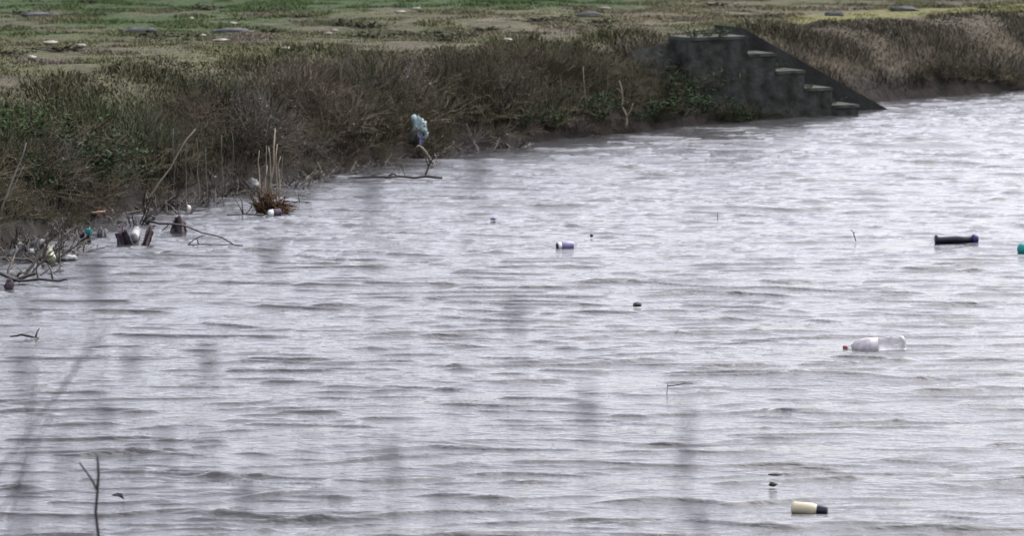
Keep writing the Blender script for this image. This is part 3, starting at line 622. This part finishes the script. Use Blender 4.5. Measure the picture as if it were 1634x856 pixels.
# ------------------------------------------------------------------ litter and stones on the flat above the bank
for i, (px, py, sx, m, lab) in enumerate([(638, 26, .06, 'litter', 'larger of two white scraps side by side at the top middle of the grass'), (664, 21, .05, 'litter', 'right hand of two white scraps side by side at the top middle'), (534, 57, .04, 'litter', 'white scrap in olive grass above the twiggy bank'),
        (80, 77, .06, 'litter', 'pale flat scrap on green grass, upper left'), (130, 82, .05, 'litter', 'thin pale scrap on green grass right of a flat scrap'), (50, 101, .045, 'litter', 'small white scrap on tan grass at the left, lowest of the pale scraps'), (323, 65, .028, 'litter', 'tiny bright scrap on green grass by a long pale strip'),
        (352, 73, .07, 'litter', 'long pale strip lying on green grass'), (372, 45, .035, 'litter', 'small pale scrap beside a grey stone'), (305, 37, .03, 'litter', 'tiny pale scrap highest on the green grass'), (810, 72, .05, 'litter', 'pale scrap near the crest above the middle of the bank'), (1200, 45, .035, 'litter', 'white scrap in yellow grass just above the concrete steps'), (965, 20, .05, 'litter', 'dull pale scrap on brown grass at the top right of centre'),
        (525, 62, .03, 'litter', 'dim scrap just below another in the olive grass'), (455, 86, .05, 'litter', 'pale grey scrap at the crest above the reddish twigs')]):
    lump('paper_scrap', px, py, (sx, sx * .7, .012), m, lab, 'litter', 60 + i, z=.05, rough=.5, rz=rnd.uniform(0, 3), land=True)
for i, (px, py, sx, lab) in enumerate([(62, 26, .2, 'low wide grey stone slab in green grass at the top left'), (222, 53, .17, 'flat grey stone slab in the middle of the green grass'), (370, 53, .18, 'long grey stone at the right end of the green grass'), (940, 26, .12, 'grey stone on brown ground at the top'), (1440, 17, .16, 'flat dark stone on brown grass at the top right'), (1330, 25, .09, 'small grey stone on brown grass above the right bank')]):
    lump('field_stone', px, py, (sx, sx * .5, .035), 'stone', lab, 'stone', 90 + i, z=.012, rough=.4, rz=rnd.uniform(-.3, .3), land=True)
# low dark tussocks on the flat
tp = [leaf_bush(500 + k, 200, .08, .20, .04).build('grass_tussock', M['tussock']) for k in range(2)]; used = [0, 0]
for i in range(30):
    px, py = [(45, 24), (140, 5), (330, 16), (310, 60), (430, 20), (430, 52), (560, 42), (585, 45), (660, 58), (690, 55), (720, 62), (775, 50), (720, 66), (860, 35), (910, 30), (960, 45), (1000, 64), (1140, 10), (1240, 28), (1500, 12), (1580, 14), (1620, 14), (250, 62), (100, 82), (20, 88), (1180, 28), (850, 55), (960, 38), (600, 62), (480, 28)][i]
    p = onland(px, max(py, 2)); k = i % 2; o = tp[k]
    if used[k]: o = o.copy(); col.objects.link(o)
    used[k] = 1; s_ = rnd.uniform(.6, 1.1); o.location = p; o.scale = (s_ * 1.5, s_, s_ * .8); o.rotation_euler = (0, 0, rnd.uniform(-.4, .4))
    tag(o, 'low dark grass tussock on the flat above the bank', 'tussock', 'dark tussocks on the flat')

# ------------------------------------------------------------------ near bank: forked reed and tall grass stems close to the lens
poly('forked_reed', [([(158, 1240), (158, 1000), (157, 856), (155, 800), (156, 735)], .0062, .0042), ([(155, 790), (141, 765), (127, 745)], .004, .0028)], 11.0, M['bark_dark'], 'slim dark forked reed standing in front at the bottom left', 'reed', dj=.0)
LF = 'tall dead grass stem out of focus in the foreground'; GF = 'blurred foreground grass stems'
def fg_stem(px, ytop, lean, d, head, hw, sw=.0008, leaf=False):
    d *= .72; hw *= .50; sw = .0008 if sw < .0015 or sw > .0019 else .0011
    top = P(px, ytop, d); bx = P(px - lean, 900, d); foot = np.array([bx[0], d + rnd.uniform(-.12, .1), 0]); foot[2] = gz(foot[0], foot[1]) - .02
    r = empty('tall_grass', foot); tag(r, LF, 'grass', GF)
    q = MB(); mid = bx - foot; tp = top - foot; pts = [np.zeros(3), mid * .5, mid, (mid + tp) / 2 + np.array([.004, 0, 0]), tp]
    q.tube(pts, [sw * 1.3, sw * 1.15, sw, sw * .85, sw * .6], 6); q.build('stem', M['stem_fg'], r)
    if head:
        q = MB(); r2 = random.Random(int(px)); Lh = head / F * d; ax = (pts[3] - pts[4]); ax /= np.linalg.norm(ax)
        for k in range(40):
            t = r2.random(); e = math.sin(math.pi * min(1, .12 + t * .85)); a = r2.uniform(0, 6.28); c_ = tp + ax * Lh * t
            q.leafquad(c_, np.array([math.cos(a) * hw * e, math.sin(a) * hw * e, hw * 1.6 * r2.uniform(.2, 1)]), np.array([r2.gauss(0, 1), r2.gauss(0, 1), .3]), hw * e * 1.9 + .002, .0026)
        q.build('seed_head', M['stem_fg'], r, False)
    return r
for a in [(150, 412, 8, 3.0, 110, .009), (592, 285, 4, 3.0, 110, .007), (762, 245, 60, 2.9, 75, .007), (634, 320, 2, 2.9, 0, .006, .0022), (934, 612, 8, 3.2, 110, .006), (1096, 640, 28, 3.3, 150, .008), (330, 555, 6, 3.1, 70, .007), (390, 765, 2, 3.4, 70, .007), (490, 600, 2, 2.9, 0, .006, .0026), (96, 690, 2, 3.0, 110, .007),
          (262, 690, 4, 3.2, 90, .006), (822, 470, 8, 3.0, 90, .005), (432, 385, 6, 2.8, 60, .005), (208, 560, 4, 3.3, 50, .006), (1112, 815, 6, 3.4, 50, .008), (690, 690, 3, 3.0, 0, .006, .002), (35, 560, 10, 3.2, 90, .006), (1085, 690, 12, 3.0, 0, .006, .0022), (195, 690, 6, 3.3, 0, .005, .002), (620, 700, 3, 3.4, 90, .005)]:
    fg_stem(*a)
for a in [(60, 640, 40, 3.2, 0, .005), (120, 600, -30, 3.1, 0, .005), (20, 720, -20, 3.0, 0, .005), (170, 640, 26, 3.3, 60, .004), (45, 470, 14, 3.2, 60, .004), (540, 560, 5, 3.0, 0, .004), (300, 600, -6, 3.2, 0, .004)]: fg_stem(*a)
fg_stem(208, 478, 330, 8.3, 0, 0, .00151)
fg_stem(185, 498, 300, 8.0, 0, 0, .00151)
fg_stem(62, 575, 60, 7.6, 0, 0, .0015)
fg_stem(150, 520, 190, 7.8, 0, 0, .0015)
